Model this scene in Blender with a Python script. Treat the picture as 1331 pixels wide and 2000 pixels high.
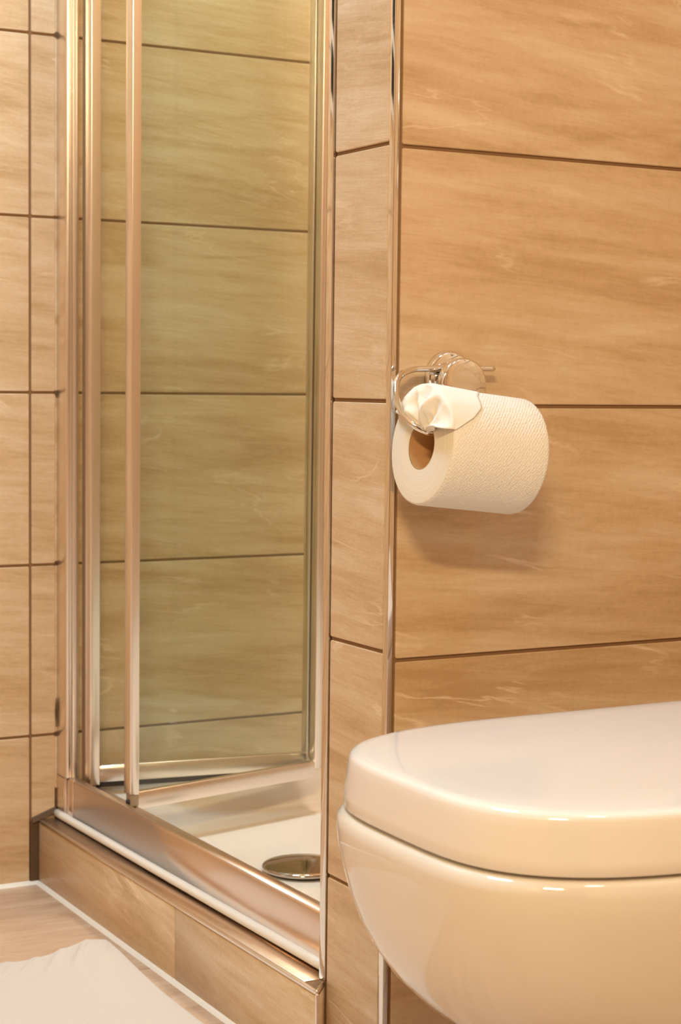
import bpy, math, random
from mathutils import Vector, Matrix, noise as mnoise

random.seed(7)
for o in list(bpy.data.objects):
    bpy.data.objects.remove(o, do_unlink=True)
SC = bpy.context.scene
COL = SC.collection

# ------------------------------------------------------------------ camera
cam_d = bpy.data.cameras.new('camera')
cam = bpy.data.objects.new('camera', cam_d)
COL.objects.link(cam)
CR = Vector((0.87522596, -0.48358111, 0.01135038))
CU = Vector((0.02466496, 0.06805067, 0.99737693))
CF = Vector((0.48308505, 0.87265023, -0.07148722))
CP = Vector((-0.8967774, -1.52090297, 0.73171127))
M = Matrix((
    (CR.x, CU.x, -CF.x, CP.x),
    (CR.y, CU.y, -CF.y, CP.y),
    (CR.z, CU.z, -CF.z, CP.z),
    (0, 0, 0, 1)))
cam.matrix_world = M
cam_d.sensor_fit = 'VERTICAL'
cam_d.sensor_height = 24.0
cam_d.sensor_width = 16.0
cam_d.lens = 3531.716 / 2000 * 24.0
cam_d.clip_start = 0.02
cam_d.dof.use_dof = True
cam_d.dof.focus_distance = 1.78
cam_d.dof.aperture_fstop = 9.0
SC.camera = cam

# ------------------------------------------------------------------ view, world
SC.view_settings.view_transform = 'Standard'
SC.view_settings.look = 'None'
SC.view_settings.gamma = 1.0
SC.view_settings.use_curve_mapping = False
SC.view_settings.exposure = 0.0
world = bpy.data.worlds.new('world')
SC.world = world
world.use_nodes = True
world.node_tree.nodes['Background'].inputs[0].default_value = (0.9, 0.75, 0.55, 1)
world.node_tree.nodes['Background'].inputs[1].default_value = 0.05


# ------------------------------------------------------------------ lights (main ceiling lamp and added fills)
def area(name, loc, target, size, power, color, shape='DISK', sy=None):
    d = bpy.data.lights.new(name, 'AREA')
    d.shape = shape
    d.size = size
    if sy: d.size_y = sy
    d.energy = power
    d.color = color
    o = bpy.data.objects.new(name, d)
    COL.objects.link(o)
    o.location = loc
    v = Vector(target) - Vector(loc)
    o.rotation_euler = v.to_track_quat('-Z', 'Y').to_euler()
    return o


CEIL = 2.42
# unseen cool main lamp near the shower, then two added fill lamps
LAMPS = [((-0.50, 0.35), 0.46, 26.0, (0.38, 0.72, 1.0)),
         ((0.10, -0.95), 0.24, 4.6, (0.55, 0.80, 1.0)),
         ((0.40, 0.52), 0.20, 15.0, (1.0, 0.90, 0.74))]
for (lx, ly), sz, pw, co in LAMPS:
    area('ceiling_lamp_and_fill_light', (lx, ly, CEIL - 0.036), (lx, ly, 0), sz, pw, co)
# warm fill light added behind the photographer, without a fitting
area('rear_fill_light', (-1.25, -1.93, 1.95), (-0.5, -0.3, 0.9), 0.5, 31.0, (1.0, 0.80, 0.49), 'RECTANGLE', 0.09)


# ------------------------------------------------------------------ helpers
def mesh(name, verts, faces, mat=None, smooth=False):
    me = bpy.data.meshes.new(name)
    me.from_pydata([tuple(v) for v in verts], [], faces)
    me.validate()
    if mat: me.materials.append(mat)
    if smooth:
        for p in me.polygons: p.use_smooth = True
    me.update()
    return me


def add(name, me, parent=None, loc=(0, 0, 0), rot=(0, 0, 0)):
    o = bpy.data.objects.new(name, me)
    COL.objects.link(o)
    o.location = loc
    o.rotation_euler = rot
    if parent: o.parent = parent
    return o


def tag(o, label=None, cat=None, group=None, kind=None):
    if label: o['label'] = label
    if cat: o['category'] = cat
    if group: o['group'] = group
    if kind: o['kind'] = kind
    return o


def empty(name, loc=(0, 0, 0), rotz=0):
    o = bpy.data.objects.new(name, None)
    o.empty_display_size = 0.05
    COL.objects.link(o)
    o.location = loc
    o.rotation_euler = (0, 0, rotz)
    return o


def bevel(o, w, seg=2, ang=35):
    m = o.modifiers.new('bevel', 'BEVEL')
    m.width = w
    m.segments = seg
    m.limit_method = 'ANGLE'
    m.angle_limit = math.radians(ang)
    m.harden_normals = False
    for p in o.data.polygons: p.use_smooth = True
    return o


def box_vf(x0, x1, y0, y1, z0, z1):
    v = [(x0, y0, z0), (x1, y0, z0), (x1, y1, z0), (x0, y1, z0), (x0, y0, z1), (x1, y0, z1), (x1, y1, z1), (x0, y1, z1)]
    f = [(0, 3, 2, 1), (4, 5, 6, 7), (0, 1, 5, 4), (1, 2, 6, 5), (2, 3, 7, 6), (3, 0, 4, 7)]
    return v, f


def box(name, x0, x1, y0, y1, z0, z1, mat, parent=None, bev=0):
    me = mesh(name, *box_vf(x0, x1, y0, y1, z0, z1), mat)
    o = add(name, me, parent)
    if bev: bevel(o, bev)
    return o


def prism(name, a, b, prof, mat, parent=None, bev=0, smooth=False):
    """extrude a closed profile (list of (side, up)) from a to b; side = horizontal right of travel"""
    a, b = Vector(a), Vector(b)
    d = (b - a).normalized()
    if abs(d.z) > 0.9:
        s, u = Vector((1, 0, 0)), Vector((0, 1, 0))
    else:
        s = d.cross(Vector((0, 0, 1))).normalized()
        u = Vector((0, 0, 1))
    n = len(prof)
    v = [a + s * p[0] + u * p[1] for p in prof] + [b + s * p[0] + u * p[1] for p in prof]
    f = [(i, (i + 1) % n, n + (i + 1) % n, n + i) for i in range(n)]
    f += [tuple(range(n))[::-1], tuple(range(n, 2 * n))]
    me = mesh(name, v, f, mat)
    import bmesh
    bm = bmesh.new(); bm.from_mesh(me)
    bmesh.ops.recalc_face_normals(bm, faces=bm.faces)
    bm.to_mesh(me); bm.free()
    o = add(name, me, parent)
    if bev: bevel(o, bev)
    elif smooth:
        for p in me.polygons: p.use_smooth = True
    return o


def tube(name, pts, r, mat, parent=None, seg=14, cap=True):
    """smooth swept tube through points (catmull-rom resampled)"""
    P = [Vector(p) for p in pts]
    Q = []
    for i in range(len(P) - 1):
        p0, p1, p2, p3 = P[max(i - 1, 0)], P[i], P[i + 1], P[min(i + 2, len(P) - 1)]
        for k in range(6):
            t = k / 6
            Q.append(0.5 * ((2 * p1) + (p2 - p0) * t + (2 * p0 - 5 * p1 + 4 * p2 - p3) * t * t + (3 * p1 - p0 - 3 * p2 + p3) * t ** 3))
    Q.append(P[-1])
    v, f = [], []
    nrm = None
    for i, q in enumerate(Q):
        t = (Q[min(i + 1, len(Q) - 1)] - Q[max(i - 1, 0)]).normalized()
        if nrm is None:
            nrm = t.orthogonal().normalized()
        else:
            nrm = (nrm - t * nrm.dot(t)).normalized()
        bn = t.cross(nrm)
        for k in range(seg):
            a = 2 * math.pi * k / seg
            v.append(q + (nrm * math.cos(a) + bn * math.sin(a)) * r)
    for i in range(len(Q) - 1):
        for k in range(seg):
            k2 = (k + 1) % seg
            f.append((i * seg + k, i * seg + k2, (i + 1) * seg + k2, (i + 1) * seg + k))
    if cap:
        f.append(tuple(range(seg))[::-1])
        f.append(tuple(range((len(Q) - 1) * seg, len(Q) * seg)))
    return add(name, mesh(name, v, f, mat, True), parent)


def lathe(name, prof, mat, parent=None, seg=64, axis='z', loc=(0, 0, 0), rot=(0, 0, 0)):
    """prof: list of (r, h); r = 0 allowed at the ends"""
    v, f = [], []
    n = len(prof)
    for k in range(seg):
        a = 2 * math.pi * k / seg
        for r, h in prof:
            c, s = r * math.cos(a), r * math.sin(a)
            v.append((c, s, h) if axis == 'z' else ((h, c, s) if axis == 'x' else (c, h, s)))
    for k in range(seg):
        k2 = (k + 1) % seg
        for i in range(n - 1):
            q = (k * n + i, k2 * n + i, k2 * n + i + 1, k * n + i + 1)
            f.append(q)
    me = mesh(name, v, f, mat, True)
    import bmesh
    bm = bmesh.new(); bm.from_mesh(me)
    bmesh.ops.remove_doubles(bm, verts=bm.verts, dist=1e-6)
    bmesh.ops.recalc_face_normals(bm, faces=bm.faces)
    bm.to_mesh(me); bm.free()
    return add(name, me, parent, loc, rot)


# ------------------------------------------------------------------ materials
def newmat(name):
    m = bpy.data.materials.new(name)
    m.use_nodes = True
    nt = m.node_tree
    return m, nt, nt.nodes['Principled BSDF']


def setp(b, **k):
    names = dict(color='Base Color', rough='Roughness', metal='Metallic', spec='Specular IOR Level', coat='Coat Weight',
                 coatr='Coat Roughness', sss='Subsurface Weight', ior='IOR')
    for a, v in k.items():
        b.inputs[names[a]].default_value = (*v, 1) if isinstance(v, tuple) else v


def N(nt, t, **kw):
    n = nt.nodes.new(t)
    for k, v in kw.items(): setattr(n, k, v)
    return n


def stone(name, dark, mid, light, rough=0.38, along='x', tilt=4, vein=0.5, freq=1.0):
    """sandstone look porcelain: streaks along local x, each tile with its own offset"""
    m, nt, b = newmat(name)
    L = nt.links
    tc = N(nt, 'ShaderNodeTexCoord')
    oi = N(nt, 'ShaderNodeObjectInfo')
    mul = N(nt, 'ShaderNodeMath', operation='MULTIPLY'); mul.inputs[1].default_value = 37.0
    L.new(oi.outputs['Random'], mul.inputs[0])
    comb = N(nt, 'ShaderNodeCombineXYZ')
    L.new(mul.outputs[0], comb.inputs[0]); L.new(mul.outputs[0], comb.inputs[1]); L.new(mul.outputs[0], comb.inputs[2])
    va = N(nt, 'ShaderNodeVectorMath', operation='ADD')
    L.new(tc.outputs['Object'], va.inputs[0]); L.new(comb.outputs[0], va.inputs[1])

    def mapped(scale, rot):
        mp = N(nt, 'ShaderNodeMapping', vector_type='TEXTURE')
        mp.inputs['Scale'].default_value = scale
        mp.inputs['Rotation'].default_value = rot
        L.new(va.outputs[0], mp.inputs[0])
        return mp
    tl = math.radians(tilt)
    rot = (0, tl, 0)
    thick = (0.30, 0.30, 0.045) if along == 'x' else (0.30, 0.05, 0.30)
    m1 = mapped(tuple(t / freq for t in thick), rot)
    n1 = N(nt, 'ShaderNodeTexNoise'); n1.inputs['Scale'].default_value = 1.0; n1.inputs['Detail'].default_value = 7
    n1.inputs['Roughness'].default_value = 0.62; n1.inputs['Distortion'].default_value = 0.6
    L.new(m1.outputs[0], n1.inputs[0])
    m2 = mapped((0.11, 0.11, 0.010) if along == 'x' else (0.11, 0.012, 0.11), (0, tl * 1.6, 0))
    n2 = N(nt, 'ShaderNodeTexNoise'); n2.inputs['Scale'].default_value = 1.0; n2.inputs['Detail'].default_value = 6
    n2.inputs['Roughness'].default_value = 0.7; n2.inputs['Distortion'].default_value = 0.5
    L.new(m2.outputs[0], n2.inputs[0])
    n3 = N(nt, 'ShaderNodeTexNoise'); n3.inputs['Scale'].default_value = 190; n3.inputs['Detail'].default_value = 3
    L.new(va.outputs[0], n3.inputs[0])
    # blend
    mx = N(nt, 'ShaderNodeMath', operation='MULTIPLY_ADD'); mx.inputs[1].default_value = 0.62
    L.new(n1.outputs['Fac'], mx.inputs[0])
    s2 = N(nt, 'ShaderNodeMath', operation='MULTIPLY'); s2.inputs[1].default_value = 0.30
    L.new(n2.outputs['Fac'], s2.inputs[0]); L.new(s2.outputs[0], mx.inputs[2])
    mx2 = N(nt, 'ShaderNodeMath', operation='MULTIPLY_ADD'); mx2.inputs[1].default_value = 0.10
    L.new(n3.outputs['Fac'], mx2.inputs[0]); L.new(mx.outputs[0], mx2.inputs[2])
    cr = N(nt, 'ShaderNodeValToRGB')
    e = cr.color_ramp.elements
    e[0].position = 0.395; e[0].color = (*dark, 1)
    e[1].position = 0.635; e[1].color = (*light, 1)
    k = e.new(0.50); k.color = (*mid, 1)
    L.new(mx2.outputs[0], cr.inputs[0])
    # thin pale veins: ridge of a slow warped noise, broken up by another noise
    m4 = mapped((0.42, 0.42, 0.085) if along == 'x' else (0.42, 0.13, 0.42), (0, math.radians(tilt * 3.2), 0))
    n4 = N(nt, 'ShaderNodeTexNoise'); n4.inputs['Scale'].default_value = 1.0; n4.inputs['Detail'].default_value = 8
    n4.inputs['Roughness'].default_value = 0.55; n4.inputs['Distortion'].default_value = 0.9
    L.new(m4.outputs[0], n4.inputs[0])
    sb = N(nt, 'ShaderNodeMath', operation='SUBTRACT'); sb.inputs[1].default_value = 0.5
    ab = N(nt, 'ShaderNodeMath', operation='ABSOLUTE')
    L.new(n4.outputs['Fac'], sb.inputs[0]); L.new(sb.outputs[0], ab.inputs[0])
    mr = N(nt, 'ShaderNodeMapRange'); mr.inputs[1].default_value = 0.0; mr.inputs[2].default_value = 0.016
    mr.inputs[3].default_value = 1.0; mr.inputs[4].default_value = 0.0
    L.new(ab.outputs[0], mr.inputs[0])
    n5 = N(nt, 'ShaderNodeTexNoise'); n5.inputs['Scale'].default_value = 9; n5.inputs['Detail'].default_value = 4
    L.new(va.outputs[0], n5.inputs[0])
    mr5 = N(nt, 'ShaderNodeMapRange'); mr5.inputs[1].default_value = 0.52; mr5.inputs[2].default_value = 0.68
    mr5.inputs[3].default_value = 0.0; mr5.inputs[4].default_value = vein
    L.new(n5.outputs['Fac'], mr5.inputs[0])
    vm = N(nt, 'ShaderNodeMath', operation='MULTIPLY'); L.new(mr.outputs[0], vm.inputs[0]); L.new(mr5.outputs[0], vm.inputs[1])
    mixv = N(nt, 'ShaderNodeMix', data_type='RGBA')
    L.new(vm.outputs[0], mixv.inputs[0]); L.new(cr.outputs[0], mixv.inputs[6])
    mixv.inputs[7].default_value = (light[0] * 1.18, light[1] * 1.2, light[2] * 1.28, 1)
    L.new(mixv.outputs[2], b.inputs['Base Color'])
    # relief
    bsum = N(nt, 'ShaderNodeMath', operation='MULTIPLY_ADD'); bsum.inputs[1].default_value = 0.35
    L.new(n3.outputs['Fac'], bsum.inputs[0]); L.new(n2.outputs['Fac'], bsum.inputs[2])
    bp = N(nt, 'ShaderNodeBump'); bp.inputs['Strength'].default_value = 0.6; bp.inputs['Distance'].default_value = 0.0009
    L.new(bsum.outputs[0], bp.inputs['Height']); L.new(bp.outputs[0], b.inputs['Normal'])
    setp(b, rough=rough, spec=0.45)
    return m


TILE = stone('sandstone_tile', (0.570, 0.370, 0.200), (0.690, 0.480, 0.290), (0.790, 0.610, 0.420), rough=0.36, vein=0.85, tilt=3)
FLOORT = stone('floor_tile', (0.50, 0.32, 0.20), (0.61, 0.42, 0.285), (0.71, 0.53, 0.385), rough=0.42, along='y', tilt=0, vein=0.2)


def simple(name, color, rough=0.5, metal=0.0, bump=None, **k):
    m, nt, b = newmat(name)
    setp(b, color=color, rough=rough, metal=metal, **k)
    n = N(nt, 'ShaderNodeTexNoise'); n.inputs['Scale'].default_value = (bump or (40, 0, 0))[0]; n.inputs['Detail'].default_value = 4
    tc = N(nt, 'ShaderNodeTexCoord')
    nt.links.new(tc.outputs['Object'], n.inputs[0])
    mr = N(nt, 'ShaderNodeMapRange'); mr.inputs[3].default_value = max(rough - 0.02, 0.0); mr.inputs[4].default_value = rough + 0.03
    nt.links.new(n.outputs['Fac'], mr.inputs[0]); nt.links.new(mr.outputs[0], b.inputs['Roughness'])
    if bump:
        bp = N(nt, 'ShaderNodeBump'); bp.inputs['Strength'].default_value = bump[1]; bp.inputs['Distance'].default_value = bump[2]
        nt.links.new(n.outputs['Fac'], bp.inputs['Height']); nt.links.new(bp.outputs[0], b.inputs['Normal'])
    return m


GROUT = simple('brown_grout', (0.270, 0.150, 0.070), 0.9, bump=(300, 0.5, 0.0006))
PALEGROUT = simple('pale_grout', (0.62, 0.47, 0.36), 0.8, bump=(300, 0.4, 0.0005))
MOULD = simple('mouldy_sealant', (0.12, 0.065, 0.03), 0.7, bump=(120, 0.6, 0.001))
SILICONE = simple('white_silicone', (0.93, 0.87, 0.78), 0.35, bump=(80, 0.2, 0.0006))
ALU = simple('satin_aluminium', (0.80, 0.70, 0.62), 0.26, 1.0)
LEDGEM = simple('polished_ledge_metal', (0.76, 0.60, 0.47), 0.28, 1.0)
SATIN = simple('brushed_sill_metal', (0.82, 0.68, 0.58), 0.30, 1.0)
EDGEM = simple('mirror_edge_metal', (0.86, 0.80, 0.74), 0.07, 1.0)
ALUP = simple('polished_aluminium', (0.88, 0.80, 0.72), 0.28, 1.0)
CHROME = simple('chrome', (0.90, 0.88, 0.85), 0.06, 1.0)
DRAINM = simple('dark_chrome', (0.44, 0.39, 0.33), 0.07, 1.0)
CERAMIC = simple('white_ceramic', (0.90, 0.83, 0.74), 0.04, 0.0, coat=0.6, coatr=0.03, spec=0.55)
LIDM = simple('glossy_white_duroplast', (0.97, 0.92, 0.87), 0.09, 0.0, coat=0.4, coatr=0.05)
ACRYL = simple('white_acrylic', (0.88, 0.80, 0.70), 0.12, 0.0)
RUBBER = simple('black_rubber', (0.03, 0.02, 0.015), 0.6)
SEAL = simple('brown_seal', (0.22, 0.13, 0.07), 0.5)
PLASTER = simple('white_plaster', (0.80, 0.74, 0.66), 0.9, bump=(60, 0.3, 0.001))
NIGHT = simple('dark_night_glass', (0.012, 0.010, 0.010), 0.06)
DOORM = simple('dark_wood_door', (0.10, 0.05, 0.025), 0.35)
CARD = simple('brown_cardboard', (0.52, 0.28, 0.11), 0.85, bump=(200, 0.4, 0.0005))
WHITEP = simple('white_plastic', (0.85, 0.80, 0.72), 0.4)


def glass():
    m = bpy.data.materials.new('green_tinted_glass'); m.use_nodes = True
    nt = m.node_tree; nt.nodes.clear(); L = nt.links
    out = N(nt, 'ShaderNodeOutputMaterial'); mix = N(nt, 'ShaderNodeMixShader')
    tr = N(nt, 'ShaderNodeBsdfTransparent'); tr.inputs[0].default_value = (0.962, 0.990, 0.965, 1)
    gl = N(nt, 'ShaderNodeBsdfGlossy'); gl.inputs['Roughness'].default_value = 0.01
    fr = N(nt, 'ShaderNodeFresnel'); fr.inputs[0].default_value = 1.45
    # thin uncoloured-path glass: same reflectance from both sides of each surface
    ge = N(nt, 'ShaderNodeNewGeometry'); mi = N(nt, 'ShaderNodeMapRange')
    mi.inputs[3].default_value = 1.45; mi.inputs[4].default_value = 1 / 1.45
    L.new(ge.outputs['Backfacing'], mi.inputs[0]); L.new(mi.outputs[0], fr.inputs[0])
    L.new(fr.outputs[0], mix.inputs[0]); L.new(tr.outputs[0], mix.inputs[1]); L.new(gl.outputs[0], mix.inputs[2])
    L.new(mix.outputs[0], out.inputs[0])
    return m


GLASS = glass()


def paper():
    m, nt, b = newmat('embossed_tissue'); L = nt.links
    setp(b, color=(0.93, 0.86, 0.74), rough=0.95, spec=0.15)
    tc = N(nt, 'ShaderNodeTexCoord'); mp = N(nt, 'ShaderNodeMapping'); mp.inputs['Scale'].default_value = (1, 1, 1)
    mp.inputs['Rotation'].default_value = (0, 0, 0.6)
    L.new(tc.outputs['UV'], mp.inputs[0])
    vo = N(nt, 'ShaderNodeTexVoronoi'); vo.inputs['Scale'].default_value = 380; vo.inputs['Randomness'].default_value = 0.35
    L.new(mp.outputs[0], vo.inputs[0])
    bp = N(nt, 'ShaderNodeBump'); bp.inputs['Strength'].default_value = 0.65; bp.inputs['Distance'].default_value = 0.0014
    L.new(vo.outputs['Distance'], bp.inputs['Height']); L.new(bp.outputs[0], b.inputs['Normal'])
    return m


def sidepaper():
    m, nt, b = newmat('wound_paper_edge'); L = nt.links
    tc = N(nt, 'ShaderNodeTexCoord'); sp = N(nt, 'ShaderNodeSeparateXYZ'); L.new(tc.outputs['Object'], sp.inputs[0])
    cb = N(nt, 'ShaderNodeCombineXYZ'); L.new(sp.outputs[1], cb.inputs[0]); L.new(sp.outputs[2], cb.inputs[1])
    ln = N(nt, 'ShaderNodeVectorMath', operation='LENGTH'); L.new(cb.outputs[0], ln.inputs[0])
    no = N(nt, 'ShaderNodeTexNoise', noise_dimensions='1D'); no.inputs['Scale'].default_value = 900
    L.new(ln.outputs['Value'], no.inputs['W'])
    cr = N(nt, 'ShaderNodeValToRGB'); cr.color_ramp.elements[0].position = 0.3; cr.color_ramp.elements[1].position = 0.7
    cr.color_ramp.elements[0].color = (0.84, 0.75, 0.60, 1); cr.color_ramp.elements[1].color = (0.93, 0.86, 0.73, 1)
    L.new(no.outputs['Fac'], cr.inputs[0]); L.new(cr.outputs[0], b.inputs['Base Color'])
    setp(b, rough=0.95, spec=0.1)
    return m


PAPER, PSIDE = paper(), sidepaper()
TISSUE = simple('plain_tissue', (0.95, 0.89, 0.78), 0.95, bump=(90, 0.4, 0.001), spec=0.1)
TOWEL = simple('white_terry', (0.69, 0.61, 0.54), 0.95, bump=(420, 0.8, 0.0016), spec=0.1)


# ------------------------------------------------------------------ tiled walls
def tile_mesh(w, h, d=0.0025, r=0.0022, bv=0.0008, mat=TILE):
    """flat tile, local x = width, z = height, face at y = -d, back at y = 0"""
    def ring(ins, y):
        pts = []
        rr = max(r - ins, 0.0004)
        for (cx, cz, a0) in ((w - r, r, -90), (w - r, h - r, 0), (r, h - r, 90), (r, r, 180)):
            for k in range(4):
                a = math.radians(a0 + 30 * k)
                pts.append((cx + rr * math.cos(a), y, cz + rr * math.sin(a)))
        return pts
    R0, R1, R2 = ring(0, 0), ring(0, -d + bv), ring(bv, -d)
    n = 16
    v = R0 + R1 + R2
    f = []
    for a in (0, n):
        for i in range(n):
            j = (i + 1) % n
            f.append((a + i, a + j, a + n + j, a + n + i))
    f.append(tuple(range(2 * n, 3 * n)))
    return mesh('tile', v, f, mat)


_cache = {}


def tiles(parent, origin, rotz, us, zs, g=0.0038, mat=TILE, jit=0.0):
    """grid of tiles; local x along the wall from origin, outward normal = local -y; us / zs are joint centres"""
    c, s = math.cos(rotz), math.sin(rotz)
    for j in range(len(zs) - 1):
        for i in range(len(us) - 1):
            u0, u1 = us[i] + g / 2, us[i + 1] - g / 2
            z0, z1 = zs[j] + g / 2, zs[j + 1] - g / 2
            if u1 - u0 < 0.006 or z1 - z0 < 0.006: continue
            key = (round(u1 - u0, 4), round(z1 - z0, 4), mat.name)
            if key not in _cache: _cache[key] = tile_mesh(u1 - u0, z1 - z0, mat=mat)
            o = add('tile', _cache[key], parent, (origin[0] + c * u0, origin[1] + s * u0, z0), (random.uniform(-jit, jit), 0, rotz))


D = 0.952
W = 0.1213
XL, XR, XS, YF = -1.62, 0.385, 0.86, -2.05
T = 0.0025


def wallbox(name, x0, x1, y0, y1, z0=0.0, z1=CEIL, mat=GROUT, **k):
    o = box(name, x0, x1, y0, y1, z0, z1, mat)
    o['kind'] = 'structure'
    return o


def zrows(known, top=CEIL, bottom=0.0, step=0.25):
    z = sorted(known)
    while z[-1] + step < top - 0.02: z.append(z[-1] + step)
    z.append(top)
    while z[0] - step > bottom + 0.02: z.insert(0, z[0] - step)
    z.insert(0, bottom)
    return z


# wall behind shower and to the left of it
wb = wallbox('wall_back', XL - 0.1, XS + 0.1, D + T, D + 0.1)
tag(wb, 'tiled back wall with brown joints running behind the shower')
zB = zrows([0.217, 0.465, 0.7123, 0.9612, 1.2165])
tiles(wb, (0, D + T, 0), 0, [XL, -1.5358, -1.0358, -0.5358, -0.0353, 0.0035], zB)
zBs = [z for z in zB if z > 0.2]
tiles(wb, (0, D + T, 0), 0, [-0.0003, 0.4985, XS], [0.135] + zBs)
# divider between toilet niche and shower (the wall with the roll holder)
wd = wallbox('wall_middle', T, XS + 0.1, T, W - 0.003)
tag(wd, 'sandstone tiled wall carrying the paper holder, edged with metal trim')
zR = zrows([0.208, 0.4583, 0.7095, 0.9605])
tiles(wd, (0, T, 0), 0, [0.0075, XR - 0.002], zR)
zS = zrows([0.215, 0.4662, 0.7138, 0.9638])
tiles(wd, (T, 0, 0), -math.pi / 2, [-W + 0.0012, -0.0090], zS)
tiles(wd, (0, W - 0.003, 0), math.pi, [-XS + 0.002, -0.44, -0.02], [0.135] + [z for z in zBs])
# wall the toilet hangs on
wr = wallbox('wall_right', XR + T, XR + 0.1, YF - 0.1, T)
tiles(wr, (XR + T, 0, 0), -math.pi / 2, [0.002, 0.30, 0.80, 1.30, 1.80, -YF], zR)
# shower side wall
ws = wallbox('wall_shower', XS + T, XS + 0.1, W - 0.003, D + T)
tiles(ws, (XS + T, 0, 0), -math.pi / 2, [-D, -0.50, -W], [0.135] + zBs)
# invented dark window, out of view, for dark reflections in the metal edges
wn = box('added_window_1', -0.95, -0.40, D - 0.014, D + T, 1.12, 1.95, WHITEP)
wn['kind'] = 'structure'
wn['label'] = 'small white framed window with dark panes, added out of view for reflections'
bevel(wn, 0.002)
for z0, z1 in ((1.15, 1.235), (1.265, 1.92)):
    box('pane', -0.92, -0.43, D - 0.0155, D - 0.0138, z0, z1, NIGHT, wn)
# wall to the left of the photographer and the one behind
wl = wallbox('wall_left', XL - 0.1, XL - T, YF - 0.1, D + T)
tiles(wl, (XL - T, 0, 0), math.pi / 2, [YF, -1.55, -1.05, -0.55, -0.05, 0.45, D - 0.002], zB)
wf = wallbox('wall_front', XL - 0.1, XR + 0.1, YF - 0.1, YF - T)
tiles(wf, (0, YF - T, 0), math.pi, [-XR, 0.115, 0.615], zB)
# invented dark door behind the photographer, unseen, meant for reflections in metal
dr = box('added_door_1', -1.56, -0.66, YF - T, YF + 0.022, 0.004, 2.06, DOORM)
dr['kind'] = 'structure'
bevel(dr, 0.003)
hd = tube('handle', [(-0.74, YF + 0.028, 1.03), (-0.74, YF + 0.062, 1.03), (-0.76, YF + 0.07, 1.03), (-0.86, YF + 0.07, 1.03)], 0.009, CHROME, dr)
box('door_panel', -1.44, -0.78, YF + 0.022, YF + 0.026, 1.15, 1.92, DOORM, dr, 0.002)
box('door_panel', -1.44, -0.78, YF + 0.022, YF + 0.026, 0.18, 0.92, DOORM, dr, 0.002)

fl = wallbox('floor', XL - 0.1, XS + 0.1, YF - 0.1, D + 0.1, -0.06, -T, PALEGROUT)
tag(fl, 'beige stone tiled bathroom floor with pale joints')
# floor tiles
fx = [XL, -1.42, -0.974, -0.524, -0.0255]
fy = [YF, -1.98, -1.627, -1.27, -0.913, -0.555, -0.197, 0.165, 0.5245, 0.8495, D - 0.001]
for i in range(len(fx) - 1):
    for j in range(len(fy) - 1):
        w_, h_ = fx[i + 1] - fx[i] - 0.002, fy[j + 1] - fy[j] - 0.002
        if w_ < 0.01 or h_ < 0.01: continue
        key = (round(w_, 4), round(h_, 4), 'f')
        if key not in _cache:
            me = tile_mesh(w_, h_, mat=FLOORT, bv=0.0004, r=0.001)
            me.transform(Matrix.Rotation(-math.pi / 2, 4, 'X'))
            _cache[key] = me
        add('tile', _cache[key], fl, (fx[i] + 0.001, fy[j] + 0.001, -T))
for j in range(6):
    y0, y1 = [YF, -1.627, -1.27, -0.913, -0.555, -0.197, 0.0][j:j + 2]
    me = tile_mesh(XR + 0.0255 - 0.004, y1 - y0 - 0.002, mat=FLOORT, bv=0.0004, r=0.001)
    me.transform(Matrix.Rotation(-math.pi / 2, 4, 'X'))
    add('tile', me, fl, (-0.0235, y0 + 0.001, -T))
ce = wallbox('ceiling', XL - 0.1, XS + 0.1, YF - 0.1, D + 0.1, CEIL, CEIL + 0.05, PLASTER)

# fittings for the main lamp and the two added fills
for k, ((lx, ly), sz, pw, co) in enumerate(LAMPS):
    t = empty('ceiling_light', (lx, ly, CEIL))
    tag(t, ['large round cool-white ceiling lamp in front of the shower', 'small round lamp added as fill above the toilet',
            'smallest round lamp added as fill inside the shower'][k], 'lamp', 'round ceiling lamps')
    r = sz / 2
    lathe('lamp_rim', [(0, -0.001), (r + 0.014, -0.001), (r + 0.016, -0.022), (r + 0.010, -0.030), (r + 0.002, -0.030), (r + 0.001, -0.012), (0, -0.012)], WHITEP, t)

# ------------------------------------------------------------------ metal tile edges on the divider
def edge(name, x0, x1, y0, y1, z0, z1, label):
    o = box(name, x0, x1, y0, y1, z0, z1, EDGEM)
    bevel(o, 0.0009, 3)
    o['kind'] = 'structure'
    o['label'] = label
    return o


edge('trim_1', -0.0012, 0.0050, -0.0012, 0.0082, 0.0, CEIL, 'polished metal edge strip on the corner beside the paper holder')
edge('trim_2', -0.0008, 0.0300, W + 0.0005, W + 0.0125, 0.100, CEIL, 'polished metal edge strip where the narrow tiles meet the shower')

# ------------------------------------------------------------------ step in front of the shower
SX = -0.0238            # front plane
st = empty('shower_step', (0, 0, 0))
tag(st, kind='structure', label='low tiled step under the shower sill with metal edge')
# core with the splayed end next to the divider
zl, zr = 0.0935, 0.0995
ye = 0.096
core = [(SX + T, D), (SX + T, ye + 0.002), (0.0, W), (0.05, W), (0.05, D)]
v = [(x, y, 0.0) for x, y in core] + [(x, y, (zl if y > 0.5 else zr)) for x, y in core]
n = len(core)
f = [(i, (i + 1) % n, n + (i + 1) % n, n + i) for i in range(n)] + [tuple(range(n))[::-1], tuple(range(n, 2 * n))]
add('step_core', mesh('step_core', v, f, GROUT), st)


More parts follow.
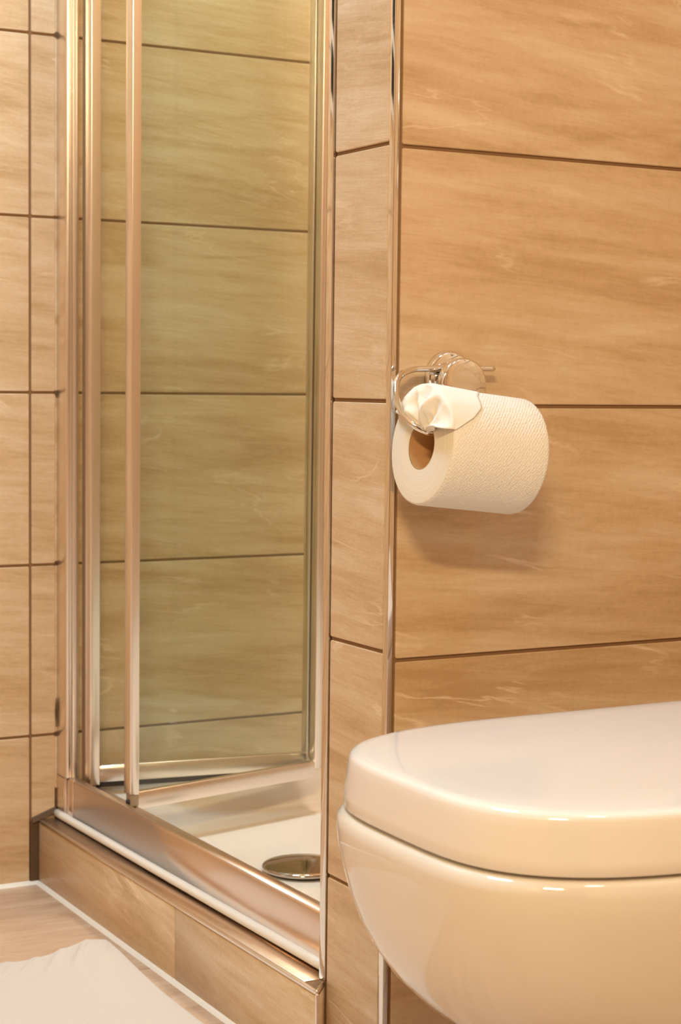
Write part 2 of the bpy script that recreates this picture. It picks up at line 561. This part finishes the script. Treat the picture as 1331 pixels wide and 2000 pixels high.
def quad_tile(name, pts, nrm, th, mat, parent, tex_rot):
    """tile from 4 corners (world) extruded along nrm by th, local frame for the streaks"""
    nrm = Vector(nrm)
    P = [Vector(p) for p in pts]
    c = P[0].copy()
    R = tex_rot.inverted()
    v = [R @ (p - c) for p in P] + [R @ (p + nrm * th - c) for p in P]
    f = [(3, 2, 1, 0), (4, 5, 6, 7)] + [(i, (i + 1) % 4, 4 + (i + 1) % 4, 4 + i) for i in range(4)]
    me = mesh(name, v, f, mat)
    import bmesh
    bm = bmesh.new(); bm.from_mesh(me)
    bmesh.ops.recalc_face_normals(bm, faces=bm.faces)
    bm.to_mesh(me); bm.free()
    o = add(name, me, parent, c)
    o.rotation_euler = tex_rot.to_euler()
    bevel(o, 0.0008, 1)
    return o


RY = Matrix.Rotation(-math.pi / 2, 3, 'Z')


def ztop(y): return zr + (zl - zr) * (y - ye) / (D - ye)


for y0, y1 in ((D - 0.003, 0.4615), (0.4595, ye + 0.003)):
    quad_tile('tile', [(SX + T, y0, 0.0015), (SX + T, y1, 0.0015), (SX + T, y1, ztop(y1) - 0.004), (SX + T, y0, ztop(y0) - 0.004)],
              (-1, 0, 0), T, TILE, st, RY)
# splayed return tile
n45 = Vector((-(W - ye), -(0.0 - SX), 0)).normalized()
n45 = Vector((n45.x * 0.73 / 0.73, -abs(n45.y), 0)).normalized()
quad_tile('tile', [(SX + 0.0045, ye + 0.003, 0.0015), (-0.0015, W - 0.001, 0.0015), (-0.0015, W - 0.001, zr - 0.004), (SX + 0.0045, ye + 0.003, zr - 0.004)],
          (-0.05, -1, 0), 0.0015, TILE, st, Matrix.Identity(3))
# metal ledge between edge strip and sill
quad_tile('ledge_strip', [(SX + 0.0035, D - 0.010, ztop(D)), (SX + 0.0035, 0.130, ztop(0.13)), (0.012, 0.130, ztop(0.13)), (0.012, D - 0.010, ztop(D))],
          (0, 0, 1), 0.0012, LEDGEM, st, RY)
# metal edge along the front of the step and down its end
tr = prism('edge_strip', (SX, D - 0.008, zl - 0.003), (SX, ye, zr - 0.003), [(0.0008, 0), (0.0012, 0.0042), (-0.0030, 0.0048), (-0.0030, 0.0)], ALUP, st)
bevel(tr, 0.0008, 2)
tr = prism('edge_strip', (SX + 0.0005, ye - 0.0005, zr - 0.003), (-0.003, W - 0.003, zr - 0.003), [(0.001, 0), (0.001, 0.0048), (-0.0025, 0.0048), (-0.0025, 0.0)], ALU, st)
bevel(tr, 0.0006, 1)
b_ = box('edge_strip', SX - 0.0008, SX + 0.0032, ye - 0.002, ye + 0.002, 0.0, zr - 0.002, ALUP, st, 0.0008)
# pale grout fillets at the floor
pf = prism('trim_3', (SX + 0.001, D - 0.006, 0), (SX + 0.001, ye, 0), [(0.0, 0.0), (0.0065, 0.0), (0.004, 0.0025), (0.0, 0.005), (-0.0008, 0.005), (-0.0008, 0.0)], SILICONE)
pf['kind'] = 'structure'; pf['label'] = 'pale sealant line along the foot of the shower step'
pf = prism('trim_4', (XL, D - 0.0, 0), (SX, D - 0.0, 0), [(0.0, 0.0), (0.0065, 0.0), (0.004, 0.0025), (0.0, 0.005)], SILICONE)
pf['kind'] = 'structure'; pf['label'] = 'pale sealant line along the foot of the back wall'
# dark mouldy joints in the corner between wall and step
mg = box('trim_5', -0.0362, -0.0222, D - 0.0012, D + T, 0.004, 0.092, MOULD)
mg['kind'] = 'structure'; mg['label'] = 'wide dark joint between back wall and step'
mg2 = prism('trim_6', (-0.034, D - 0.001, 0.0905), (0.002, D - 0.001, 0.1035), [(0.0045, 0.0), (0.002, 0.006), (-0.001, 0.007), (-0.001, 0.0)], MOULD)
mg2['kind'] = 'structure'; mg2['label'] = 'dark joint above the step at the back wall'
# mould spots in the vertical joint beside the shower channel
for (z0, z1, wd_) in ((0.228, 0.270, 0.0017), (0.466, 0.470, 0.0022), (0.705, 0.716, 0.0015), (1.212, 1.222, 0.0020), (0.214, 0.221, 0.0026), (0.11, 0.125, 0.002)):
    v = []
    m_ = 9
    for i in range(m_ + 1):
        t = i / m_
        ww = wd_ * (0.35 + 0.65 * math.sin(math.pi * t)) * (0.8 + 0.4 * random.random())
        v += [(0.0035 - ww, D - 0.0006, z0 + (z1 - z0) * t), (0.0035 + ww * 0.6, D - 0.0006, z0 + (z1 - z0) * t)]
    f = [(2 * i, 2 * i + 1, 2 * i + 3, 2 * i + 2) for i in range(m_)]
    o = add('joint_stain', mesh('joint_stain', v, f, MOULD), wb)
    s_ = o.modifiers.new('s', 'SOLIDIFY'); s_.thickness = 0.0008

# ------------------------------------------------------------------ shower tray
tray = empty('shower_tray', (0.44, 0.53, 0))
tray.location = (0, 0, 0)
tag(tray, 'white shower tray with a round chrome drain cover, inside the cubicle', 'shower tray')
TX0, TX1, TY0, TY1 = 0.046, XS - 0.001, W + 0.002, D - 0.002
TZ, TF = 0.135, 0.088
cx, cy = (TX0 + TX1) / 2, (TY0 + TY1) / 2


def rrect(x0, x1, y0, y1, r, k=10):
    P = []
    for (ax, ay, a0) in ((x1 - r, y0 + r, -90), (x1 - r, y1 - r, 0), (x0 + r, y1 - r, 90), (x0 + r, y0 + r, 180)):
        for i in range(k + 1):
            a = math.radians(a0 + 90 * i / k)
            P.append((ax + r * math.cos(a), ay + r * math.sin(a)))
    return P


rings = [(rrect(TX0, TX1, TY0, TY1, 0.004), 0.02), (rrect(TX0, TX1, TY0, TY1, 0.004), TZ - 0.003),
         (rrect(TX0 + 0.003, TX1 - 0.003, TY0 + 0.003, TY1 - 0.003, 0.004), TZ)]
for ins, z, r in ((0.042, TZ, 0.11), (0.048, TZ - 0.0015, 0.11), (0.054, TZ - 0.006, 0.11), (0.070, TZ - 0.026, 0.115), (0.076, TF + 0.008, 0.12), (0.083, TF + 0.002, 0.12), (0.100, TF, 0.12)):
    rings.append((rrect(TX0 + ins * 0.45, TX1 - ins, TY0 + ins * 0.6, TY1 - ins, r), z))
v, f = [], []
n = len(rings[0][0])
for P, z in rings: v += [(x, y, z) for x, y in P]
for a in range(len(rings) - 1):
    for i in range(n):
        j = (i + 1) % n
        f.append((a * n + i, a * n + j, (a + 1) * n + j, (a + 1) * n + i))
v.append((0.25, 0.55, TF - 0.002))
for i in range(n): f.append(((len(rings) - 1) * n + i, (len(rings) - 1) * n + (i + 1) % n, len(v) - 1))
f.append(tuple(range(n))[::-1])
add('basin', mesh('basin', v, f, ACRYL, True), tray)
DX, DY = 0.2035, 0.5560
lathe('drain_cover', [(0, 0.0125), (0.030, 0.0118), (0.048, 0.0100), (0.0535, 0.0085), (0.0555, 0.0065), (0.0555, 0.0040), (0.0535, 0.0025), (0, 0.0022)], DRAINM, tray, 72, 'z', (DX, DY, TF))
lathe('drain_ring', [(0.046, 0.0022), (0.046, -0.001), (0.040, -0.001), (0.040, 0.0022), (0.046, 0.0022)], RUBBER, tray, 48, 'z', (DX, DY, TF))
# sealant at the wall
so = prism('trim_7', (0.05, D - 0.0005, TZ - 0.0005), (XS, D - 0.0005, TZ - 0.0005), [(0.0, 0.0), (0.004, 0.0), (0.002, 0.003), (0.0, 0.006)], MOULD)
so['kind'] = 'structure'; so['label'] = 'dark joint between shower tray and back wall'

# ------------------------------------------------------------------ shower sill, channel and folding door
sd = empty('shower_door', (0, 0, 0))
tag(sd, 'folded shower door of two glass panels in metal frame on the sill', 'shower door')
sa, sb = Vector((0.0, D - 0.004, 0.0)), Vector((0.0, W + 0.014, 0.0))


def loft2(name, pa, pb, mat, parent, bev=0):
    n = len(pa)
    v = list(pa) + list(pb)
    f = [(i, (i + 1) % n, n + (i + 1) % n, n + i) for i in range(n)] + [tuple(range(n))[::-1], tuple(range(n, 2 * n))]
    me = mesh(name, v, f, mat)
    import bmesh
    bm = bmesh.new(); bm.from_mesh(me)
    bmesh.ops.recalc_face_normals(bm, faces=bm.faces)
    bm.to_mesh(me); bm.free()
    o = add(name, me, parent)
    if bev: bevel(o, bev, 2, 30)
    return o


def sillprof(y, z0, z1, x0=0.009):
    # tall front face, small shoulder, narrow top, drop to the tray
    z1 = z1 + 0.0085
    P = [(x0, z0), (x0 + 0.0004, z1 - 0.004), (x0 + 0.0012, z1 - 0.0015), (x0 + 0.0030, z1), (x0 + 0.0120, z1), (x0 + 0.0130, z1 - 0.001), (x0 + 0.0132, z1 - 0.010), (x0 + 0.036, z1 - 0.0105), (x0 + 0.036, z0)]
    return [(x, y, z) for x, z in P]


loft2('sill_profile', sillprof(D - 0.052, 0.0975, 0.1505), sillprof(W + 0.0135, 0.1015, 0.1575), SATIN, sd)
for p in sd.children[-1].data.polygons: p.use_smooth = True
sd.children[-1].data.set_sharp_from_angle(angle=math.radians(40)) if hasattr(bpy.types.Mesh, 'set_sharp_from_angle') else None
loft2('sill_end_piece', sillprof(D - 0.003, 0.0975, 0.1500, 0.0080), sillprof(D - 0.0545, 0.0978, 0.1502, 0.0080), SATIN, sd, 0.0008)
# silicone bead in front of the sill
bead = tube('trim_8', [(0.0035, D - 0.004, 0.1015), (0.0045, 0.7, 0.1042), (0.0060, 0.4, 0.1075), (0.0080, W + 0.016, 0.1102)], 0.0058, SILICONE)
bead['kind'] = 'structure'; bead['label'] = 'cream sealant bead along the front of the shower sill'
ZT = 1.98
# wall channel against the back wall (ribbed)
chan = [(0.0045, D - 0.0005), (0.0045, 0.920), (0.0060, 0.9165), (0.0090, 0.9150), (0.0098, 0.9190), (0.0145, 0.9190), (0.0150, 0.9160),
        (0.0225, 0.9150), (0.0235, 0.9200), (0.0255, 0.9200), (0.0255, D - 0.0005)]
c1 = loft2('wall_channel', [(x, y, 0.1585) for x, y in chan], [(x, y, ZT) for x, y in chan], ALUP, sd, 0.0006)
c0 = box('wall_strip', 0.0036, 0.0078, 0.9195, D - 0.0005, 0.103, 0.158, ALU, sd)
# stile of the first panel
box('hinge_stile', 0.0270, 0.0430, 0.8780, 0.9080, 0.1520, ZT, ALUP, sd, 0.0022)
box('rubber_seal', 0.0255, 0.0270, 0.9020, 0.9060, 0.1520, ZT, SEAL, sd)
# jamb on the divider side
box('jamb_channel', 0.0310, 0.0440, W + 0.0005, W + 0.016, 0.1565, ZT, ALUP, sd, 0.001)
box('head_rail', 0.010, 0.046, W + 0.001, D - 0.002, ZT, ZT + 0.035, ALUP, sd, 0.002)


def panel(a, b, z0, z1, name_rail, lip):
    """pane between two plan points with its bottom rail"""
    a, b = Vector((*a, 0)), Vector((*b, 0))
    o = prism('glass_pane', a + Vector((0, 0, z0 + 0.018)), b + Vector((0, 0, z0 + 0.018)), [(-0.0025, 0), (0.0025, 0), (0.0025, z1 - z0 - 0.018), (-0.0025, z1 - z0 - 0.018)], GLASS, sd)
    r = prism('bottom_rail', a + Vector((0, 0, z0)), b + Vector((0, 0, z0)),
              [(-0.007, 0.002), (-0.007, 0.020), (-0.005, 0.026), (0.005, 0.026), (0.007, 0.020), (0.007, 0.002)], ALUP, sd)
    bevel(r, 0.001, 2)
    if lip:
        prism('rubber_lip', a + Vector((0, 0, z0 - 0.006)), b + Vector((0, 0, z0 - 0.006)), [(-0.003, 0), (-0.003, 0.008), (0.003, 0.008), (0.003, 0)], RUBBER, r)
    prism('top_rail', a + Vector((0, 0, z1 - 0.02)), b + Vector((0, 0, z1 - 0.02)), [(-0.007, 0), (-0.007, 0.018), (0.007, 0.018), (0.007, 0)], ALUP, sd, 0.001)


FX, FY = 0.3600, 0.8330
panel((0.042, 0.893), (FX - 0.004, FY + 0.012), 0.153, ZT, 'a', True)
panel((0.040, 0.748), (FX - 0.004, FY - 0.012), 0.144, ZT, 'b', False)
# fold profiles: two slim stiles and the hinge tube between
ft = 0.0042
def leaning(name, x0, x1, y0, y1, z0, z1, mat, bev):
    pa = [(x0, y0, z0), (x1, y0, z0), (x1, y1, z0), (x0, y1, z0)]
    pb = [(x0 + ft, y0, z1), (x1 + ft * 0.3, y0, z1), (x1 + ft * 0.3, y1, z1), (x0 + ft, y1, z1)]
    return loft2(name, pa, pb, mat, sd, bev)
leaning('fold_stile', FX - 0.0045, FX + 0.0045, FY - 0.022, FY - 0.004, 0.160, ZT, ALUP, 0.0015)
leaning('fold_stile', FX - 0.0045, FX + 0.0045, FY + 0.004, FY + 0.022, 0.160, ZT, ALUP, 0.0015)
leaning('fold_hinge', FX + 0.0045, FX + 0.0135, FY - 0.014, FY + 0.014, 0.160, ZT, ALU, 0.003)
# leading stile of the second panel with its roller block
box('leading_stile', 0.0300, 0.0440, 0.7350, 0.7580, 0.1680, ZT, ALUP, sd, 0.0020)
rb = box('roller_block', 0.0325, 0.0440, 0.7370, 0.7560, 0.1520, 0.1680, simple('grey_plastic', (0.42, 0.34, 0.26), 0.4), sd, 0.0015)
lathe('roller', [(0, -0.002), (0.004, -0.002), (0.004, 0.002), (0, 0.002)], RUBBER, rb, 20, 'x', (0.0315, 0.7450, 0.1572))

# ------------------------------------------------------------------ toilet
wc = empty('toilet', (XR, -0.382, 0))
tag(wc, 'white wall-hung toilet with closed glossy lid beside the paper roll', 'toilet')
wc.location = (0, 0, 0)
CY = -0.388
SK = 0.0216


def outline(xf, hw, L, xb, nx=2.48, ny=3.57, k=56, straight=6):
    """plan outline: squarish superellipse front of length L, straight sides to xb; counter-clockwise"""
    P = []
    for i in range(straight): P.append((xb - (xb - (xf + L)) * i / straight, CY - hw))
    for i in range(k + 1):
        a = math.pi / 2 * (-1 + 2 * i / k)
        a = a + 0.10 * math.sin(4 * a)      # crowd the corners
        c, s = math.cos(a), math.sin(a)
        x = xf + L - L * abs(c) ** (2 / nx)
        y = CY + hw * math.copysign(abs(s) ** (2 / ny), s)
        P.append((x + SK * (y - CY), y))
    for i in range(1, straight + 1): P.append((xf + L + (xb - (xf + L)) * i / straight, CY + hw))
    return P


def loft(name, rings, mat, parent, top=None, bottom=True, sub=0):
    v, f = [], []
    n = len(rings[0])
    for P in rings: v += P
    for a in range(len(rings) - 1):
        for i in range(n):
            j = (i + 1) % n
            f.append((a * n + i, (a + 1) * n + i, (a + 1) * n + j, a * n + j))
    if bottom: f.append(tuple(range(n)))
    f.append(tuple(range((len(rings) - 1) * n, len(rings) * n))[::-1])
    me = mesh(name, v, f, mat, True)
    import bmesh
    bm = bmesh.new(); bm.from_mesh(me)
    bmesh.ops.recalc_face_normals(bm, faces=bm.faces)
    bm.to_mesh(me); bm.free()
    return add(name, me, parent)


LT, LB = 0.440, 0.3965
XF, HW, LL = -0.2174, 0.1781, 0.213
rings = []
# side flares slightly downward; top edge radius; gently domed top
for off, z in ((-0.006, LB + 0.001), (0.0025, LB), (0.0035, LB + 0.001), (0.0030, LB + 0.010), (0.0008, LT - 0.012), (0.0000, LT - 0.006), (-0.0008, LT - 0.0035),
               (-0.0025, LT - 0.0015), (-0.0055, LT - 0.0003), (-0.012, LT + 0.0004), (-0.035, LT + 0.0013), (-0.070, LT + 0.0018), (-0.11, LT + 0.002), (-0.150, LT + 0.0022)):
    s = 1
    P = outline(XF - off, HW + off, max(LL + off, 0.02), 0.235 + min(off, 0.003))
    rings.append([(x, y, z) for x, y in P])
lid_o = loft('lid', rings, LIDM, wc)
# seat ring hidden under the lid
rings = [[(x, y, z) for x, y in outline(XF + 0.004, HW - 0.004, LL, 0.22)] for z in (LB - 0.0022, LB + 0.0008)]
loft('seat', rings, LIDM, wc)
for s in (-1, 1):
    h = lathe('hinge', [(0, -0.02), (0.011, -0.02), (0.012, 0.0), (0.011, 0.02), (0, 0.02)], CHROME, lid_o, 24, 'y', (0.248, CY + s * 0.085, 0.412))
# bowl: sections from rim downwards; columns: z, front x, half width, back x
RZ = LB - 0.003
secs = [(0.0, -0.2140, 0.174), (0.0005, -0.2215, 0.1805), (0.004, -0.2261, 0.1830), (0.012, -0.2267, 0.1850), (0.024, -0.2268, 0.1850), (0.040, -0.2247, 0.1835),
        (0.060, -0.2215, 0.1800), (0.080, -0.2162, 0.1755), (0.100, -0.2077, 0.1700), (0.120, -0.1950, 0.1625), (0.140, -0.1760, 0.1530), (0.160, -0.1480, 0.1420),
        (0.185, -0.1050, 0.1280), (0.210, -0.0560, 0.1150), (0.240, 0.0000, 0.1050), (0.270, 0.0620, 0.0980), (0.300, 0.1280, 0.0930), (0.325, 0.1900, 0.0880), (0.335, 0.2300, 0.0820)]
secs = [(RZ - d_, xf, hw, 1) for d_, xf, hw in secs]
rings = []
for z, xf, hw, e in secs:
    t = (RZ - z) / 0.335
    L = min(0.215 + 0.02 * t, (XR - xf) * 0.8)
    P = outline(xf, hw, L, XR, nx=2.48 - 0.5 * min(t * 2, 1), ny=3.57 - 1.3 * min(t * 2, 1))
    rings.append([(x, y, z) for x, y in P])
loft('bowl', rings, CERAMIC, wc)
# flush plate out of frame above the toilet
fp = empty('flush_plate', (0, 0, 0))
tag(fp, 'white dual flush plate on the wall above the toilet', 'flush plate')
plt = box('plate', XR - 0.012, XR - 0.0005, CY - 0.12, CY + 0.12, 0.95, 1.11, WHITEP, fp, 0.003)
box('button', XR - 0.016, XR - 0.012, CY - 0.095, CY + 0.02, 0.985, 1.075, CHROME, plt, 0.002)
box('button', XR - 0.016, XR - 0.012, CY + 0.026, CY + 0.095, 0.985, 1.075, CHROME, plt, 0.002)

# ------------------------------------------------------------------ roll holder
ph = empty('toilet_roll_holder', (0, 0, 0))
tag(ph, 'chrome roll holder with round rosette and curved bar on the tiled wall', 'toilet roll holder')
RX, RZ_ = 0.0650, 0.7385
lathe('rosette', [(0, -0.0005), (0.0275, -0.0005), (0.0278, -0.0045), (0.0268, -0.0068), (0.024, -0.0082), (0.012, -0.0088), (0, -0.0088)], CHROME, ph, 64, 'y', (RX, 0, RZ_ - 0.002))
lathe('neck', [(0, -0.0085), (0.0085, -0.0085), (0.0085, -0.0235), (0, -0.0235)], CHROME, ph, 32, 'y', (RX, 0, RZ_))
lathe('round_cap', [(0, -0.022), (0.0240, -0.022), (0.0254, -0.0232), (0.0258, -0.025), (0.0258, -0.0315), (0.0252, -0.0332), (0.0236, -0.0340), (0.013, -0.0344), (0, -0.0345)], CHROME, ph, 64, 'y', (RX - 0.0015, 0, RZ_ - 0.0075))
bar = [(0.1085, -0.0165, 0.7472), (0.0700, -0.0165, 0.7468), (0.0260, -0.0170, 0.7458), (0.0130, -0.0185, 0.7448), (-0.0020, -0.0240, 0.7405), (-0.0125, -0.0320, 0.7330), (-0.0185, -0.0405, 0.7225),
       (-0.0212, -0.0490, 0.7120), (-0.0200, -0.0580, 0.7020), (-0.0150, -0.0670, 0.6930), (-0.0060, -0.0730, 0.6870), (0.0040, -0.0752, 0.6850), (0.050, -0.0752, 0.6800), (0.094, -0.0752, 0.6755)]
tube('bar', bar, 0.0031, CHROME, ph, 18)

# ------------------------------------------------------------------ toilet roll
tr_ = empty('toilet_roll', (-0.0105, -0.0752, 0.6735))
tr_.rotation_euler = (0, math.radians(6.1), 0)
tag(tr_, 'white toilet paper roll with folded end tucked into its core, on the holder', 'toilet roll')
RO, RI, LN = 0.0560, 0.0218, 0.1080


def cyl_uv(name, prof, mat, parent, seg=96, wob=0.0):
    v, f, uv = [], [], []
    n = len(prof)
    for k in range(seg):
        a = 2 * math.pi * k / seg
        for r, h in prof:
            rr = r * (1 + wob * (0.6 * math.sin(2 * a + 1) + 0.4 * math.sin(3 * a + 2.2)))
            v.append((h, -rr * math.sin(a), rr * math.cos(a)))
    me_f, uvs = [], []
    acc = [0]
    for i in range(1, n): acc.append(acc[-1] + math.hypot(prof[i][0] - prof[i - 1][0], prof[i][1] - prof[i - 1][1]))
    for k in range(seg):
        k2 = (k + 1) % seg
        for i in range(n - 1):
            me_f.append((k * n + i, k2 * n + i, k2 * n + i + 1, k * n + i + 1))
            u0, u1 = 2 * math.pi * RO * k / seg, 2 * math.pi * RO * (k + 1) / seg
            uvs += [(u0, acc[i]), (u1, acc[i]), (u1, acc[i + 1]), (u0, acc[i + 1])]
    me = mesh(name, v, me_f, mat, True)
    ul = me.uv_layers.new(name='UVMap')
    for i, q in enumerate(uvs): ul.data[i].uv = q
    return add(name, me, parent)


cyl_uv('paper', [(RO - 0.0020, 0.0003), (RO - 0.0006, 0.0012), (RO, 0.0035), (RO, 0.03), (RO, 0.06), (RO, 0.09), (RO, LN - 0.0035), (RO - 0.0006, LN - 0.0012), (RO - 0.0020, LN - 0.0003)], PAPER, tr_, 128, 0.006)
for nm, pr in (('paper_edge', [(RO - 0.0018, 0.0003), (RO - 0.006, -0.0003), (0.04, -0.0006), (0.03, -0.0004), (RI + 0.001, 0.0)]),
               ('paper_edge', [(RI + 0.001, LN), (0.04, LN), (RO - 0.0018, LN - 0.0003)])):
    cyl_uv(nm, pr, PSIDE, tr_, 128, 0.006)
cyl_uv('cardboard_core', [(RI + 0.0012, 0.0004), (RI, 0.0002), (RI, 0.05), (RI, LN - 0.0002), (RI + 0.0012, LN - 0.0004), (RI + 0.0012, 0.05), (RI + 0.0012, 0.0004)], CARD, tr_, 96)
# folded end: lies over the top of the roll, turns over its edge and is tucked, crumpled, into the core
NP, NA, NB, NC = 72, 16, 34, 12
a0, a1 = math.radians(-58), math.radians(73)
v, f = [], []


def axial(ph_):
    d_ = math.degrees(ph_)
    K = [(-58, 0.006), (-30, 0.040), (-5, 0.050), (12, 0.050), (26, 0.0405), (45, 0.0365), (58, 0.024), (66, 0.012), (73, 0.001)]
    for (p, q), (p2, q2) in zip(K, K[1:]):
        if p <= d_ <= p2:
            t = (d_ - p) / (p2 - p)
            return q + (q2 - q) * t
    return 0.001


for i in range(NP + 1):
    s = i / NP
    ph_ = a0 + (a1 - a0) * s
    A = axial(ph_)
    wr1 = math.sin(ph_ * 9.0 + 0.6) + 0.5 * math.sin(ph_ * 17 + 2)
    for j in range(NA):           # on the cylinder
        t = j / NA
        x = A * (1 - t)
        lift = 0.0010 + 0.0016 * t * max(0, math.sin((s) * math.pi)) + 0.0005 * t * wr1
        r = RO + lift
        v.append((x, -r * math.sin(ph_), r * math.cos(ph_)))
    # rim point and target inside the core
    tgt_ang = math.radians(-16 + 62 * s)
    for j in range(NB):
        t = j / NB
        R_ = RO + 0.0020
        p0 = Vector((-0.0, -R_ * math.sin(ph_), R_ * math.cos(ph_)))
        rt = RI - 0.0045 + 0.002 * math.sin(s * 20)
        p1 = Vector((0.0, -rt * math.sin(tgt_ang), rt * math.cos(tgt_ang)))
        p = p0.lerp(p1, t)
        ridge = 1 - 2 * abs(math.sin(s * 8.5 + 1.6 * t + 0.5)) * 0.8 + (0.5 - abs(math.sin(s * 15 - 2.4 * t + 0.9))) * 0.7
        sharp = max(-1.0, min(1.0, ridge))
        bulge = 0.0075 * math.sin(math.pi * min(1, t * 1.02)) * (0.75 + 0.25 * math.sin(s * math.pi))
        nz = mnoise.noise(Vector((s * 5, t * 4, 3.3)))
        p.x = -(0.0008 + 0.0022 * (1 - t)) * (1 if t > 0.02 else 0.6) - bulge - (0.0058 * sharp + 0.0035 * nz) * math.sin(math.pi * t) ** 0.7
        if p.x > -0.0012: p.x = -0.0012 - 0.0003 * t
        # gathers pull the sheet sideways a bit
        tang = Vector((0, -math.cos(ph_), -math.sin(ph_)))
        p += tang * (0.0018 * math.sin(s * 22 + 3 * t) * math.sin(math.pi * t))
        v.append(p)
    for j in range(NC + 1):
        t = j / NC
        rt = RI - 0.0045 + 0.002 * math.sin(s * 20) + 0.001 * t
        ang = tgt_ang
        v.append(Vector((-0.0012 + 0.018 * t, -rt * math.sin(ang), rt * math.cos(ang))))
row = NA + NB + NC + 1
for i in range(NP):
    for j in range(row - 1):
        f.append((i * row + j, i * row + j + 1, (i + 1) * row + j + 1, (i + 1) * row + j))
fe = add('folded_end', mesh('folded_end', v, f, TISSUE, True), tr_)
sm = fe.modifiers.new('solid', 'SOLIDIFY'); sm.thickness = 0.0004; sm.offset = 0
fe['label'] = 'crumpled tissue end tucked into the core'

# ------------------------------------------------------------------ bath mat (folded white towel)
bm_ = empty('bath_mat', (0, 0, 0))
tag(bm_, 'white terry bath mat with wavy edge on the floor beside the step', 'bath mat')
MX0, MX1, MY0, MY1 = -0.86, -0.0555, -0.05, 0.597
nx, ny = 130, 110
v, f = [], []


def mat_h(x, y):
    ex = MX1 - x
    ey = MY1 - y
    h = 0.011
    # raised corner fold and waves along the far edge
    h += 0.016 * math.exp(-((ex - 0.030) / 0.045) ** 2 - ((ey - 0.02) / 0.10) ** 2)
    h += 0.008 * math.exp(-((ex - 0.20) / 0.05) ** 2 - (ey / 0.07) ** 2)
    h += 0.0012 * mnoise.noise(Vector((x * 14, y * 14, 0.3))) + 0.0016 * mnoise.noise(Vector((x * 5, y * 5, 7.3)))
    # diagonal creases near the far edge
    if ey < 0.09:
        c = math.sin((x * 1.5 - y * 1.0) * 120)
        h += 0.0045 * max(0, c) ** 2 * math.exp(-((ey - 0.035) / 0.03) ** 2) * (1 if ex > 0.05 else ex / 0.05)
    return max(h, 0.006)


for j in range(ny + 1):
    for i in range(nx + 1):
        x = MX0 + (MX1 - MX0) * (1 - (1 - i / nx) ** 1.6)
        y = MY0 + (MY1 - MY0) * (1 - (1 - j / ny) ** 1.6)
        # far edge wanders
        if j > ny - 30:
            k = (j - (ny - 30)) / 30
            y += k * (-0.006 + 0.006 * math.sin(x * 26 + 1.0))
        h = mat_h(x, y)
        ed = min(MX1 - x, MY1 - y, x - MX0, y - MY0)
        h *= min(1, 0.15 + 0.85 * (max(ed, 0) / 0.007) ** 0.5) if ed < 0.007 else 1
        v.append((x, y, h))
top = len(v)
for j in range(ny + 1):
    for i in range(nx + 1):
        x, y, h = v[j * (nx + 1) + i]
        v.append((x, y, 0.0005 + max(0, h - 0.0115) * 0.6))
w_ = nx + 1
for j in range(ny):
    for i in range(nx):
        a = j * w_ + i
        f.append((a, a + 1, a + w_ + 1, a + w_))
        f.append((top + a, top + a + w_, top + a + w_ + 1, top + a + 1))
for i in range(nx):
    f.append((i, top + i, top + i + 1, i + 1))
    a = ny * w_ + i
    f.append((a, a + 1, top + a + 1, top + a))
for j in range(ny):
    a = j * w_
    f.append((a, a + w_, top + a + w_, top + a))
    a = j * w_ + nx
    f.append((a, top + a, top + a + w_, a + w_))
add('terry_cloth', mesh('terry_cloth', v, f, TOWEL, True), bm_)
